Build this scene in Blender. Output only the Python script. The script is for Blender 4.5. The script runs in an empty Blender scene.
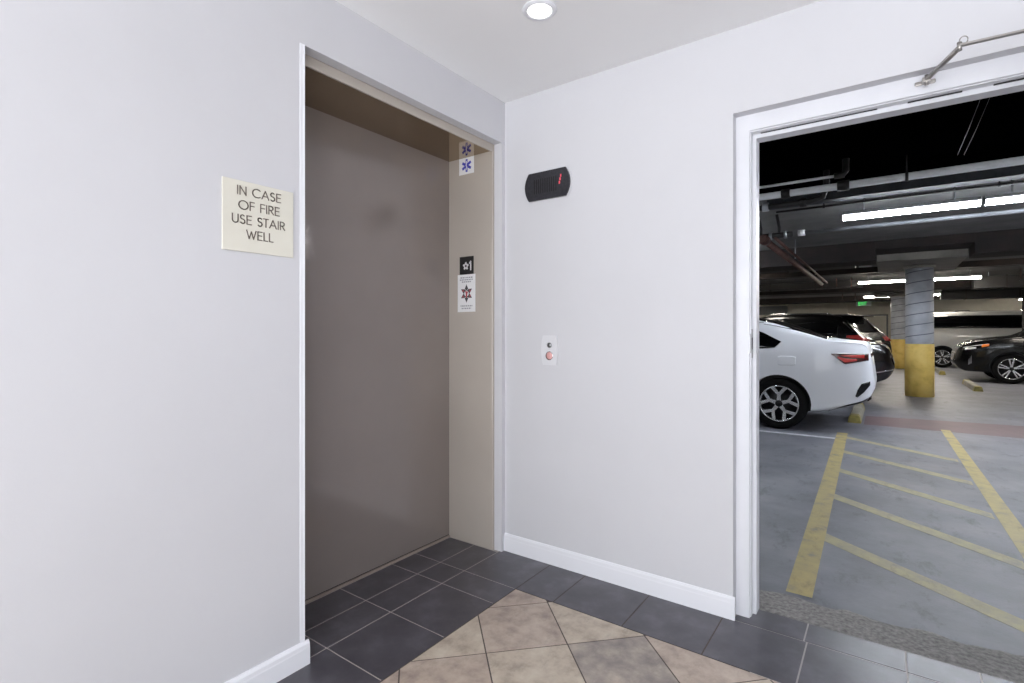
import bpy, bmesh, math, random
from mathutils import Vector, Matrix
random.seed(7)
S = bpy.context.scene
COL = S.collection
PI = math.pi

# ------------------------------------------------------------------ materials
def lin(c):
    return tuple((v/255/12.92 if v/255 <= .04045 else ((v/255+.055)/1.055)**2.4) for v in c) + (1.,)

class NT:
    def __init__(s, name):
        s.m = bpy.data.materials.new(name); s.m.use_nodes = True
        s.t = s.m.node_tree; s.b = s.t.nodes['Principled BSDF']
    def n(s, typ, **kw):
        o = s.t.nodes.new(typ)
        for k, v in kw.items():
            if k.startswith('i_'): o.inputs[k[2:].replace('_', ' ')].default_value = v
            elif k[0] == 'p' and k[1:].isdigit(): o.inputs[int(k[1:])].default_value = v
            else: setattr(o, k, v)
        return o
    def l(s, a, b): s.t.links.new(a, b)

def mat(name, c, rough=.5, metal=0., spec=.5, coat=0., emit=None, es=0.):
    N = NT(name); b = N.b
    b.inputs['Base Color'].default_value = lin(c)
    b.inputs['Roughness'].default_value = rough
    b.inputs['Metallic'].default_value = metal
    b.inputs['Specular IOR Level'].default_value = spec
    if coat:
        b.inputs['Coat Weight'].default_value = coat; b.inputs['Coat Roughness'].default_value = .05
    if emit:
        b.inputs['Emission Color'].default_value = lin(emit); b.inputs['Emission Strength'].default_value = es
    return N.m

def noisy(name, cols, scale, rough=.5, metal=0., detail=6., bump=0., bscale=None, spec=.5, pos=None, stretch=None, rvar=0., fine=None):
    """base colour from a noise-driven ramp in object space"""
    N = NT(name); b = N.b
    tc = N.n('ShaderNodeTexCoord'); src = tc.outputs['Object']
    if stretch:
        mp = N.n('ShaderNodeMapping'); mp.inputs['Scale'].default_value = stretch
        N.l(src, mp.inputs[0]); src = mp.outputs[0]
    nz = N.n('ShaderNodeTexNoise'); nz.inputs['Scale'].default_value = scale; nz.inputs['Detail'].default_value = detail
    nz.inputs['Roughness'].default_value = .62
    N.l(src, nz.inputs['Vector'])
    r = N.n('ShaderNodeValToRGB'); el = r.color_ramp.elements
    ps = pos or [.3 + .4*i/(len(cols)-1) for i in range(len(cols))]
    while len(el) < len(cols): el.new(.5)
    for e, p, c in zip(el, ps, cols): e.position = p; e.color = lin(c)
    N.l(nz.outputs['Fac'], r.inputs[0]); N.l(r.outputs[0], b.inputs['Base Color'])
    if fine:                                   # small dark scuffs and speckle
        n3 = N.n('ShaderNodeTexNoise'); n3.inputs['Scale'].default_value = fine[0]; n3.inputs['Detail'].default_value = 8; n3.inputs['Roughness'].default_value = .75
        mp3 = N.n('ShaderNodeMapping'); mp3.inputs['Scale'].default_value = (1,.45,1); mp3.inputs['Rotation'].default_value = (0,0,.6)
        N.l(tc.outputs['Object'], mp3.inputs[0]); N.l(mp3.outputs[0], n3.inputs['Vector'])
        r3 = N.n('ShaderNodeValToRGB'); r3.color_ramp.elements[0].position = .30; r3.color_ramp.elements[1].position = .46
        v = fine[1]; r3.color_ramp.elements[0].color = (v,v,v,1); r3.color_ramp.elements[1].color = (1,1,1,1)
        N.l(n3.outputs['Fac'], r3.inputs[0])
        mx = N.n('ShaderNodeMix', data_type='RGBA', blend_type='MULTIPLY'); mx.inputs['Factor'].default_value = 1
        N.l(r.outputs[0], mx.inputs['A']); N.l(r3.outputs[0], mx.inputs['B']); N.l(mx.outputs['Result'], b.inputs['Base Color'])
    b.inputs['Roughness'].default_value = rough; b.inputs['Metallic'].default_value = metal
    b.inputs['Specular IOR Level'].default_value = spec
    if rvar:
        mr = N.n('ShaderNodeMapRange'); mr.inputs['To Min'].default_value = rough-rvar; mr.inputs['To Max'].default_value = rough+rvar
        N.l(nz.outputs['Fac'], mr.inputs['Value']); N.l(mr.outputs[0], b.inputs['Roughness'])
    if bump:
        n2 = N.n('ShaderNodeTexNoise'); n2.inputs['Scale'].default_value = bscale or scale*8; n2.inputs['Detail'].default_value = 4
        N.l(src, n2.inputs['Vector'])
        bp = N.n('ShaderNodeBump'); bp.inputs['Strength'].default_value = bump; bp.inputs['Distance'].default_value = .01
        N.l(n2.outputs['Fac'], bp.inputs['Height']); N.l(bp.outputs[0], b.inputs['Normal'])
    return N.m

M = {}
M['wall'] = noisy('wall paint', [(203,203,207), (208,208,212)], 1.2, .65, bump=.03, bscale=160, spec=.3)
M['ceil'] = noisy('ceiling paint', [(238,238,239), (241,241,242)], 1.0, .8, bump=.02, bscale=120)
M['trim'] = mat('gloss trim paint', (232,233,238), .35)
M['frame'] = noisy('grey white door frame paint', [(214,215,221), (224,225,230)], 3, .38)
M['tan'] = noisy('tan elevator enamel', [(180,172,163), (186,178,169)], 1.5, .12, .12)
M['tandoor'] = noisy('tan elevator door', [(134,125,120), (141,132,127)], 1.2, .16, .15)
M['sill'] = mat('worn sill metal', (142,130,122), .75)
M['soffit'] = mat('polished bronze soffit', (168,150,126), .09, 1.)
M['gap'] = mat('dark gap', (14,12,12), .6)
M['tile'] = noisy('charcoal tile', [(58,56,62), (75,73,80), (100,98,106)], 6, .33, detail=10, pos=[.3,.52,.72], spec=.75)
M['grout'] = mat('grey grout', (178,172,168), .9, spec=.2)
M['groutd'] = mat('dark grout', (98,90,86), .9, spec=.2)
M['beigeA'] = noisy('buff slate tile', [(158,144,130), (190,177,160), (206,196,180)], 12, .42, detail=9, fine=(16,.78), bump=.1, bscale=40)
M['beigeB'] = noisy('grey slate tile', [(126,119,115), (156,146,138), (186,173,160)], 12, .42, detail=9, fine=(16,.78), bump=.1, bscale=40)
M['beigeC'] = noisy('rose slate tile', [(146,131,123), (180,164,150), (198,185,171)], 12, .42, detail=9, fine=(16,.78), bump=.1, bscale=40)
M['black'] = mat('black plastic', (16,16,18), .35)
M['blackgloss'] = mat('black gloss', (10,10,12), .08)
M['steel'] = mat('brushed steel', (150,150,152), .3, 1.)
M['bronze'] = mat('grey aluminium arm', (168,164,160), .35, .85)
M['indicator'] = noisy('smoked indicator face', [(36,36,40), (58,58,64)], 60, .3)
M['plateplastic'] = mat('off white plastic', (216,216,220), .35)
M['white'] = mat('white plastic', (232,232,234), .3)
M['cream'] = mat('cream sign plastic', (219,216,204), .45)
M['ink'] = mat('brown grey lettering', (112,103,95), .5)
M['blue'] = mat('blue print', (62,66,178), .4)
M['inkgrey'] = mat('grey print', (150,150,158), .5)
M['inkred'] = mat('red print', (176,70,80), .5)
M['inkdark'] = mat('dark print', (70,66,72), .5)
M['redled'] = mat('red lit segment', (200,60,70), .4, emit=(255,120,140), es=.35)
M['pinkbtn'] = mat('pink lit button', (206,158,156), .35, emit=(255,150,140), es=.04)
M['lamp'] = mat('downlight lens', (255,255,255), .4, emit=(255,252,246), es=9)
M['tube'] = mat('fluorescent lens', (255,255,255), .4, emit=(240,246,255), es=80)
M['tubew'] = mat('warm fluorescent lens', (255,255,255), .4, emit=(255,246,232), es=110)
M['housing'] = mat('white lamp housing', (225,228,232), .4)
M['concrete'] = noisy('garage floor concrete', [(76,77,85), (103,104,112), (127,127,134)], 1.7, .5, detail=10, pos=[.28,.5,.72], bump=.08, bscale=70, rvar=.1, fine=(6,.45))
M['threshold'] = noisy('rough threshold concrete', [(92,89,88), (126,123,121), (150,146,143)], 55, .85, detail=10, bump=.25, bscale=90)
M['yellow'] = noisy('worn yellow paint', [(116,112,100), (152,138,92), (168,150,94)], 9, .55, detail=9, pos=[.3,.45,.7], fine=(12,.62))
M['whitepaint'] = noisy('worn white paint', [(150,152,156), (214,216,220)], 9, .55)
M['redpaint'] = noisy('worn red paint', [(92,78,81), (110,88,91)], 3, .55, detail=8)
M['yellowcol'] = noisy('yellow column paint', [(212,178,84), (238,204,112), (242,212,126)], 5, .5, detail=9)
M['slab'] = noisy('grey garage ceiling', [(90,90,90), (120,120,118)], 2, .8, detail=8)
M['blackslab'] = noisy('unlit black soffit', [(1,1,1), (2,2,3)], 2, .95, spec=.0)  # near-black colour stands in for the lack of light on this ceiling
M['panel'] = noisy('drop panel concrete', [(118,116,110), (146,142,134)], 2, .8)
M['beam'] = noisy('dark brown beam', [(15,11,10), (28,20,18), (44,32,29)], 3, .8, detail=8)
M['duct'] = noisy('black duct', [(12,11,12), (26,22,22)], 3, .6)
M['rust'] = noisy('red brown pipe', [(52,30,26), (92,58,50)], 8, .6)
M['pipe'] = noisy('painted white pipe', [(196,198,202), (222,224,228)], 6, .5)
M['galv'] = noisy('galvanized strut', [(150,154,160), (188,192,198)], 9, .35, .5)
M['channel'] = noisy('grey painted channel', [(40,42,45), (58,60,64)], 6, .7, spec=.2)
M['pipedim'] = noisy('grey painted pipe', [(74,76,80), (98,100,105)], 6, .6)
M['yellowfaint'] = noisy('faded yellow paint', [(116,116,112), (140,134,112), (156,147,112)], 11, .55, detail=10, pos=[.30,.44,.62], fine=(12,.62))
M['backwall'] = noisy('garage back wall', [(176,172,160), (196,192,180)], 1.5, .8)
M['carwhite'] = mat('white car paint', (224,226,233), .34, 0, .4, .4)
M['carblack'] = mat('black car paint', (4,4,5), .25, 0, .3, .25)
M['carmaroon'] = mat('dark brown car paint', (14,8,8), .2, .0, .5, .8)
M['vanwhite'] = mat('white van paint', (206,206,204), .3, 0, .5, 1.)
M['glass'] = mat('dark car glass', (6,7,9), .05, 0, .6)
M['rubber'] = mat('tyre rubber', (8,8,9), .8, 0, .2)
M['rim'] = mat('bright alloy', (206,208,212), .25, .85)
M['rimdark'] = mat('dark alloy', (22,22,24), .4, .5)
M['chrome'] = mat('chrome', (215,216,218), .12, 1.)
M['tail'] = mat('red lamp plastic', (62,9,12), .15, 0, .6, .5)
M['tailbright'] = mat('bright red lamp', (176,46,44), .2, 0, .6, .5)
M['lampclear'] = mat('clear headlamp', (190,194,200), .1, .3)
M['amber'] = mat('amber marker', (220,120,50), .2)
M['plate'] = mat('licence plate', (214,212,200), .4)
M['stop'] = noisy('concrete wheel stop', [(120,117,108), (150,146,134)], 6, .8)
M['stopyellow'] = noisy('dull yellow kerb paint', [(120,112,70), (162,148,78)], 12, .7)
M['exit'] = mat('green exit letters', (150,230,170), .4, emit=(90,230,120), es=.8)
M['greybox'] = mat('grey steel cabinet', (96,98,100), .5, .2)

def column_material():
    N = NT('spiral formed column'); b = N.b
    tc = N.n('ShaderNodeTexCoord'); sp = N.n('ShaderNodeSeparateXYZ'); N.l(tc.outputs['Object'], sp.inputs[0])
    at = N.n('ShaderNodeMath', operation='ARCTAN2'); N.l(sp.outputs[1], at.inputs[0]); N.l(sp.outputs[0], at.inputs[1])
    a = N.n('ShaderNodeMath', operation='MULTIPLY'); a.inputs[1].default_value = -.2/(2*PI); N.l(at.outputs[0], a.inputs[0])
    s_ = N.n('ShaderNodeMath', operation='ADD'); N.l(a.outputs[0], s_.inputs[0]); N.l(sp.outputs[2], s_.inputs[1])
    d = N.n('ShaderNodeMath', operation='DIVIDE'); d.inputs[1].default_value = .2; N.l(s_.outputs[0], d.inputs[0])
    f = N.n('ShaderNodeMath', operation='FRACT'); N.l(d.outputs[0], f.inputs[0])
    lt = N.n('ShaderNodeMath', operation='LESS_THAN'); lt.inputs[1].default_value = .09; N.l(f.outputs[0], lt.inputs[0])
    nz = N.n('ShaderNodeTexNoise'); nz.inputs['Scale'].default_value = 3; nz.inputs['Detail'].default_value = 9; N.l(tc.outputs['Object'], nz.inputs['Vector'])
    r = N.n('ShaderNodeValToRGB'); r.color_ramp.elements[0].color = lin((158,163,173)); r.color_ramp.elements[1].color = lin((206,209,216))
    r.color_ramp.elements[0].position = .3; r.color_ramp.elements[1].position = .7
    N.l(nz.outputs['Fac'], r.inputs[0])
    mx = N.n('ShaderNodeMix', data_type='RGBA'); N.l(lt.outputs[0], mx.inputs['Factor'])
    N.l(r.outputs[0], mx.inputs['A']); mx.inputs['B'].default_value = lin((116,120,132))
    N.l(mx.outputs['Result'], b.inputs['Base Color']); b.inputs['Roughness'].default_value = .6
    return N.m
M['column'] = column_material()

# ------------------------------------------------------------------ mesh builder
class MB:
    def __init__(s): s.v = []; s.f = []; s.mi = []; s.sm = []
    def add(s, vs, fs, mi=0, smooth=False):
        o = len(s.v); s.v += [tuple(p) for p in vs]
        for f in fs: s.f.append([i+o for i in f]); s.mi.append(mi); s.sm.append(smooth)
        return s
    def box(s, a, b, mi=0, bev=0.):
        (x0,y0,z0),(x1,y1,z1) = [(min(p,q)) for p,q in zip(a,b)], [(max(p,q)) for p,q in zip(a,b)]
        if bev <= 0:
            vs = [(x,y,z) for z in (z0,z1) for y in (y0,y1) for x in (x0,x1)]
            return s.add(vs, [(0,2,3,1),(4,5,7,6),(0,1,5,4),(1,3,7,5),(3,2,6,7),(2,0,4,6)], mi)
        bm = bmesh.new(); bmesh.ops.create_cube(bm, size=1)
        for v in bm.verts:
            v.co = ((x0+x1)/2+v.co.x*(x1-x0), (y0+y1)/2+v.co.y*(y1-y0), (z0+z1)/2+v.co.z*(z1-z0))
        bmesh.ops.bevel(bm, geom=bm.edges[:], offset=bev, segments=2, affect='EDGES', profile=.5)
        bm.verts.index_update()
        s.add([v.co[:] for v in bm.verts], [[v.index for v in f.verts] for f in bm.faces], mi)
        bm.free(); return s
    def prism(s, poly, axis, a, b, mi=0, smooth=False):
        """polygon in the two other axes (cyclic order) extruded along axis from a to b"""
        def P(u, v, w): return {0:(w,u,v), 1:(u,w,v), 2:(u,v,w)}[axis]
        n = len(poly); vs = [P(u,v,a) for u,v in poly]+[P(u,v,b) for u,v in poly]
        fs = [list(range(n-1,-1,-1)), list(range(n,2*n))]
        s.add(vs, fs, mi)
        o = len(s.v)-2*n
        for i in range(n):
            j = (i+1) % n; s.f.append([o+i,o+j,o+n+j,o+n+i]); s.mi.append(mi); s.sm.append(smooth)
        return s
    def tube(s, pts, r, n=12, mi=0, cap=True):
        pts = [Vector(p) for p in pts]; rings = []
        for i, p in enumerate(pts):
            t = (pts[min(i+1,len(pts)-1)]-pts[max(i-1,0)]).normalized()
            u = t.cross(Vector((0,0,1)));
            if u.length < 1e-3: u = t.cross(Vector((0,1,0)))
            u.normalize(); w = t.cross(u)
            rr = r[i] if isinstance(r, (list,tuple)) else r
            rings.append([p+u*rr*math.cos(2*PI*k/n)+w*rr*math.sin(2*PI*k/n) for k in range(n)])
        vs = [q for R in rings for q in R]; fs = []
        for i in range(len(pts)-1):
            for k in range(n):
                fs.append((i*n+k, i*n+(k+1)%n, (i+1)*n+(k+1)%n, (i+1)*n+k))
        s.add(vs, fs, mi, True)
        if cap:
            s.add(rings[0], [list(range(n))], mi); s.add(rings[-1], [list(range(n-1,-1,-1))], mi)
        return s
    def lathe(s, prof, c=(0,0,0), axis=2, n=40, mi=0, smooth=True):
        """prof: list of (radius, height) along axis"""
        vs = []
        for r_, h in prof:
            for k in range(n):
                a = 2*PI*k/n; u, v = r_*math.cos(a), r_*math.sin(a)
                vs.append({2:(c[0]+u,c[1]+v,c[2]+h), 1:(c[0]+u,c[1]+h,c[2]+v), 0:(c[0]+h,c[1]+u,c[2]+v)}[axis])
        fs = [(i*n+k, i*n+(k+1)%n, (i+1)*n+(k+1)%n, (i+1)*n+k) for i in range(len(prof)-1) for k in range(n)]
        return s.add(vs, fs, mi, smooth)
    def mesh(s, name, mats):
        me = bpy.data.meshes.new(name); me.from_pydata(s.v, [], s.f)
        for m in (mats if isinstance(mats, (list,tuple)) else [mats]): me.materials.append(M[m])
        me.polygons.foreach_set('material_index', s.mi); me.polygons.foreach_set('use_smooth', s.sm)
        bm = bmesh.new(); bm.from_mesh(me)
        bmesh.ops.remove_doubles(bm, verts=bm.verts[:], dist=1e-5)
        bmesh.ops.recalc_face_normals(bm, faces=bm.faces[:]); bm.to_mesh(me); bm.free()
        me.update(); return me
    def build(s, name, mats, parent=None, **tags):
        o = bpy.data.objects.new(name, s.mesh(name, mats)); COL.objects.link(o)
        if parent: o.parent = parent
        for k, v in tags.items(): o[k] = v
        return o

def thing(name, label, cat, loc=(0,0,0), rz=0., group=None):
    o = bpy.data.objects.new(name, None); COL.objects.link(o); o.empty_display_size = .1
    o.location = loc; o.rotation_euler = (0,0,rz); o['label'] = label; o['category'] = cat
    if group: o['group'] = group
    return o
def tag(o, label, cat, group=None):
    o['label'] = label; o['category'] = cat
    if group: o['group'] = group
    return o
def struct(o): o['kind'] = 'structure'; return o
def recenter(o):
    """move the mesh so that its origin lies at its own base centre"""
    me = o.data; xs = [v.co for v in me.vertices]
    c = Vector(((min(v.x for v in xs)+max(v.x for v in xs))/2, (min(v.y for v in xs)+max(v.y for v in xs))/2, min(v.z for v in xs)))
    me.transform(Matrix.Translation(-c)); o.location = c; return o
def copy_tree(o, parent=None):
    c = o.copy(); COL.objects.link(c)
    if parent: c.parent = parent
    for ch in list(o.children): copy_tree(ch, c)
    return c

# ------------------------------------------------------------------ lobby shell
CH = 2.44                                  # ceiling height
LX, LY = 4.6, -4.5                         # lobby extent
OY0, OY1, OZ = -1.203, -.03, 2.213         # elevator opening in the left wall
DX0, DX1, DZ = 1.174, 2.245, 2.09          # doorway in the right wall

b = MB()                                   # left wall
b.box((-.05,LY,0),(0,OY0,CH)); b.box((-.05,OY0,OZ),(0,OY1,CH)); b.box((-.05,OY1,0),(0,.0,CH))
struct(b.build('wall_left', 'wall'))
b = MB()                                   # right wall with the doorway
b.box((-.05,0,0),(DX0,.2,CH)); b.box((DX0,0,DZ),(DX1,.2,CH)); b.box((DX1,0,0),(LX,.2,CH))
struct(b.build('wall_right', 'wall'))
struct(MB().box((-.05,LY,CH),(LX,.2,CH+.06)).build('ceiling', 'ceil'))
struct(MB().box((LX,LY,0),(LX+.1,.2,CH+.06)).build('wall_far_right', 'wall'))

def base_profile(mb, axis, a, c, sgn):
    p = [(0,0),(.014,0),(.0135,.066),(.0125,.071),(.0115,.084),(.006,.095),(0,.095)]
    if axis == 0: mb.prism([(-u*.6, v) for u, v in p], 0, a, c)       # runs along x on plane y=0, sticks out to -y
    else: mb.prism([(u, v*.89) for u, v in p], 1, a, c)                # runs along y on plane x=0, sticks out to +x
    return mb
struct(base_profile(MB(), 1, LY, OY0+.014, 1).box((-.05,OY0+.0005,0),(0,OY0+.014,.058)).build('baseboard_left', 'trim'))
struct(base_profile(MB(), 0, .0, DX0+.008, 1).build('baseboard_right', 'trim'))
struct(MB().box((0,OY0-.018,.085),(.0025,OY0,OZ+.0),0).box((0,OY0-.004,.085),(.004,OY0,OZ)).build('trim_1', 'trim'))

# floor: every tile modelled, grout bed beneath
g = .0055
fl = MB()
ZT = 0.0
fl.box((-.385,LY,-.05),(LX,.15,-.0012), 1); fl.box((.29,LY,-.02),(1.3,-.002,-.0011), 5); fl.box((1.3,LY,-.02),(LX,-.32,-.0011), 5)
def rect_tile(x0,x1,y0,y1,mi=0):
    x0+=g/2; x1-=g/2; y0+=g/2; y1-=g/2
    fl.prism([(x0,y0),(x1,y0),(x1,y1),(x0,y1)], 2, -.003, ZT, mi)
xs = [-.365,-.181,-.017]
ys = [-.045,-.317,-.478,-.79,-1.1,-1.205]
for i in range(2):
    for j in range(len(ys)-1): rect_tile(xs[i], xs[i+1], ys[j+1], ys[j])
ysb = [0,-.317,-.478,-.79,-1.1]
while ysb[-1] > LY+.3: ysb.append(ysb[-1]-.312)
ysb.append(LY)
BX, BY = .296, -.317
for j in range(1,len(ysb)-1): rect_tile(-.017, BX, ysb[j+1], ysb[j])
rect_tile(-.017, BX, BY, 0)
xb = [BX,.497,.82,1.135,1.441,1.747]
while xb[-1] < LX-.3: xb.append(xb[-1]+.312)
xb.append(LX)
for i in range(len(xb)-1): rect_tile(xb[i], xb[i+1], BY, 0)
xd = [1.174,1.43,1.745,1.951,2.245]
for i in range(len(xd)-1): rect_tile(xd[i], xd[i+1], 0, .15)
# diagonal field, clipped to the border
def clip(poly, axis, val, keep_greater):
    out = []
    for i in range(len(poly)):
        p, q = poly[i], poly[(i+1)%len(poly)]
        ip = (p[axis] >= val) == keep_greater; iq = (q[axis] >= val) == keep_greater
        if ip: out.append(p)
        if ip != iq:
            t = (val-p[axis])/(q[axis]-p[axis]); out.append((p[0]+t*(q[0]-p[0]), p[1]+t*(q[1]-p[1])))
    return out
T = .312; ang = math.radians(46); e1 = (math.cos(ang),math.sin(ang)); e2 = (math.sin(ang),-math.cos(ang)); O = (.487,-.773)
tone = {(0,0):2,(1,0):3,(0,-1):4,(-1,0):4,(0,1):2,(1,1):2,(1,-1):2,(-1,-1):2,(-1,1):3,(2,0):4,(0,2):3}
for i in range(-26,27):
    for j in range(-26,27):
        c = lambda u,v: (O[0]+T*(u*e1[0]+v*e2[0]), O[1]+T*(u*e1[1]+v*e2[1]))
        h = g/2/T
        poly = [c(i+h,j+h),c(i+1-h,j+h),c(i+1-h,j+1-h),c(i+h,j+1-h)]
        for ax,val,k in ((0,BX+g/2,True),(0,LX,False),(1,BY-g/2,False),(1,LY,True)):
            if poly: poly = clip(poly, ax, val, k)
        if len(poly) >= 3:
            ar = abs(sum(poly[k][0]*poly[(k+1)%len(poly)][1]-poly[(k+1)%len(poly)][0]*poly[k][1] for k in range(len(poly))))/2
            if ar > 1e-4: fl.prism(poly, 2, -.003, ZT, tone.get((i,j), random.choice((2,3,4))))
struct(fl.build('floor', ['tile','grout','beigeA','beigeB','beigeC','groutd']))

# ------------------------------------------------------------------ elevator entrance
el = thing('elevator_entrance', 'tan metal elevator door and frame set back in the left wall', 'elevator', (-.2,-.6,0))
el.location = (-.37,-.62,0)
def L(o):                                  # parts modelled in world space, kept in place under the parent
    p = o.parent.location; o.data.transform(Matrix.Translation(-Vector(p))); return o
L(MB().box((-.40,-1.25,.018),(-.37,.02,2.30)).build('door_panel', 'tandoor', el))
L(MB().box((-.40,-.045,0),(-.052,.0-.002,2.30),0,.003).build('jamb', 'tan', el))
L(MB().box((-.40,-1.30,0),(-.052,-1.205,2.30),0,.003).build('jamb', 'tan', el))
hd = MB(); hd.box((-.40,-1.205,2.182),(-.052,-.045,2.30)); hd.box((-.060,-1.205,2.172),(-.0505,-.045,2.2125),0,.002)
L(hd.build('header', 'tan', el))
L(MB().box((-.3695,-1.2045,2.1775),(-.0605,-.0455,2.1815)).build('soffit', 'soffit', el))
L(MB().box((-.3725,-1.205,0),(-.3655,-.045,.013)).build('sill', 'sill', el))
L(MB().box((-.385,-1.205,.0131),(-.3722,-.045,.0185)).build('gap_seal', 'gap', el))

# ------------------------------------------------------------------ doorway frame, strike, closer, leaf
fr = thing('door_frame', 'painted steel door frame around the opening to the garage', 'door frame', (1.7,.1,0))
def jamb_mesh(f0, f1, sgn):                 # face, rabbet, stop
    m = MB(); m.box((f0,.05,0),(f1,.196,DZ)); m.box((f1,.062,0),(f1+sgn*.004,.16,2.0239)); m.box((f1+sgn*.004,.098,0),(f1+sgn*.018,.16,2.0199)); return m
L(jamb_mesh(DX0, 1.226, 1).build('jamb', 'frame', fr))
L(jamb_mesh(DX1, 2.193, -1).build('jamb', 'frame', fr))
hm = MB(); hm.box((1.2261,.05,2.024),(2.1929,.196,DZ)); hm.box((1.2301,.062,2.020),(2.1889,.16,2.024)); hm.box((1.2441,.098,2.002),(2.1749,.16,2.020))
L(hm.build('head', 'frame', fr))
gk = MB(); gk.box((1.262,.090,2.0178),(1.66,.0978,2.0199)); gk.box((1.75,.088,2.0175),(1.9,.0978,2.0199)); gk.box((1.98,.088,2.0175),(2.17,.0978,2.0199))
L(gk.build('weather_seal', 'duct', fr))
sk = MB(); sk.box((1.2300,.066,1.08),(1.2318,.094,1.20),0); sk.box((1.2318,.072,1.115),(1.2322,.088,1.165),1); sk.box((1.226,.0490,1.10),(1.2305,.062,1.18),0)
L(sk.build('strike_plate', ['steel','gap'], fr))

dl = MB(); dl.box((2.196,-.87,.012),(2.24,.045,2.015),0,.002)
d1 = struct(recenter(dl.build('door_1', 'frame')))
kn = MB(); kn.lathe([(.0,-.062),(.026,-.058),(.028,-.04),(.012,-.03),(.012,-.008),(.032,-.004),(.032,0)], (2.196,-.8,1.0), 0, 24)
kb = kn.build('door_handle', 'steel', d1); kb.data.transform(Matrix.Translation(-d1.location))

dc = thing('door_closer', 'aluminium door closer arm reaching up from the head of the garage doorway frame', 'door closer', (2.16,-.34,1.93))
AZ = 2.060
sh = Vector((1.800,.05,AZ)); elb = Vector((1.806,.05,AZ))
C = Vector((1.6862,-2.2701,1.1818)); ca = math.radians(35.8296)
dv = Vector((-math.sin(ca),math.cos(ca),0)); rv = Vector((math.cos(ca),math.sin(ca),0))
def at_z(px, py, z):
    q = dv+rv*((px-512)/518)+Vector((0,0,(333.5-py)/518)); return C+q*((z-C.z)/q.z)
elb = at_z(959.5,47.5,AZ+.008); arm_end = at_z(1024,32,AZ+.012)
piv = elb + (arm_end-elb).normalized()*.30
sm = MB(); sm.box((sh.x-.032,.0435,AZ-.007),(sh.x+.026,.05,AZ+.007),0,.003); sm.box((sh.x-.012,.015,AZ-.008),(sh.x+.012,.04,AZ+.008),0,.002)
sm.tube([(sh.x,.022,AZ-.02),(sh.x,.022,AZ+.016)], .006, 10)
L(sm.build('shoe', 'bronze', dc))
def flatbar(mb, a, b_, w, t):
    a, b_ = Vector(a), Vector(b_); d_ = (b_-a).normalized(); s_ = Vector((0,0,1)).cross(d_).normalized()*w/2; u_ = Vector((0,0,t/2))
    vs = [a-s_-u_,a+s_-u_,a+s_+u_,a-s_+u_,b_-s_-u_,b_+s_-u_,b_+s_+u_,b_-s_+u_]
    mb.add(vs, [(0,1,2,3),(7,6,5,4),(0,4,5,1),(1,5,6,2),(2,6,7,3),(3,7,4,0)])
fm = MB(); s0 = Vector((sh.x,.022,AZ)); flatbar(fm, s0, elb, .014, .008); fm.tube([s0+(elb-s0)*.12, s0+(elb-s0)*.93], .0068, 10)
L(fm.build('forearm', 'bronze', dc))
hk = MB(); hc = elb+Vector((.01,0,.012))
hk.tube([elb+Vector((0,0,-.010)), elb+Vector((0,0,.016))], .0065, 12)
hk.tube([elb+Vector((.010+.010*math.cos(t), 0, .020+.012*math.sin(t))) for t in [PI+.3-k*.42 for k in range(11)]], .0017, 8)
L(hk.build('elbow_clip', 'bronze', dc))
mm = MB(); flatbar(mm, elb+Vector((0,0,.006)), piv, .015, .006); L(mm.build('main_arm', 'bronze', dc))
bo = MB(); bo.tube([piv+Vector((0,0,.014)), piv+Vector((0,0,-.1))], .012, 12)
bo.box((min(piv.x-.03,2.13),piv.y-.14,1.93),(2.1955,piv.y+.12,1.985),0,.006)
L(bo.build('closer_body', 'bronze', dc))

# ------------------------------------------------------------------ lettering by strokes
def arc(cx, cy, rx, ry, a0, a1, n=14): return [(cx+rx*math.cos(math.radians(a0+(a1-a0)*k/n)), cy+ry*math.sin(math.radians(a0+(a1-a0)*k/n))) for k in range(n+1)]
GL = {
 'I': (.12, [[(.06,0),(.06,1)]]),
 'N': (.70, [[(.05,0),(.05,1)],[(.05,1),(.65,0)],[(.65,0),(.65,1)]]),
 'C': (.86, [arc(.5,.5,.47,.5,48,312,18)]),
 'A': (.78, [[(.02,0),(.39,1)],[(.39,1),(.76,0)],[(.15,.34),(.63,.34)]]),
 'S': (.54, [arc(.27,.76,.2,.24,35,270,12)+arc(.27,.26,.23,.26,90,-145,12)]),
 'E': (.52, [[(.05,0),(.05,1)],[(.05,1),(.5,1)],[(.05,.53),(.46,.53)],[(.05,0),(.5,0)]]),
 'O': (1.0, [arc(.5,.5,.47,.5,0,360,26)]),
 'F': (.50, [[(.05,0),(.05,1)],[(.05,1),(.48,1)],[(.05,.53),(.46,.53)]]),
 'R': (.58, [[(.05,0),(.05,1)],[(.05,1),(.26,1)]+arc(.26,.75,.24,.25,90,-90,10)+[(.05,.5)],[(.24,.5),(.56,0)]]),
 'U': (.66, [[(.05,1),(.05,.3)]+arc(.33,.3,.28,.3,180,360,12)+[(.61,1)]]),
 'T': (.50, [[(.25,0),(.25,1)],[(.0,1),(.5,1)]]),
 'W': (1.0, [[(.02,1),(.27,0)],[(.27,0),(.5,.86)],[(.5,.86),(.73,0)],[(.73,0),(.98,1)]]),
 'L': (.46, [[(.05,0),(.05,1)],[(.05,0),(.45,0)]]),
 'X': (.64, [[(.02,0),(.62,1)],[(.02,1),(.62,0)]]),
 ' ': (.34, []), '1': (.3, [[(.2,0),(.2,1)],[(.2,1),(.02,.82)]]),
}
def text_w(t, h, gap=.13): return sum(GL[c][0]+gap for c in t)*h-gap*h
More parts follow.
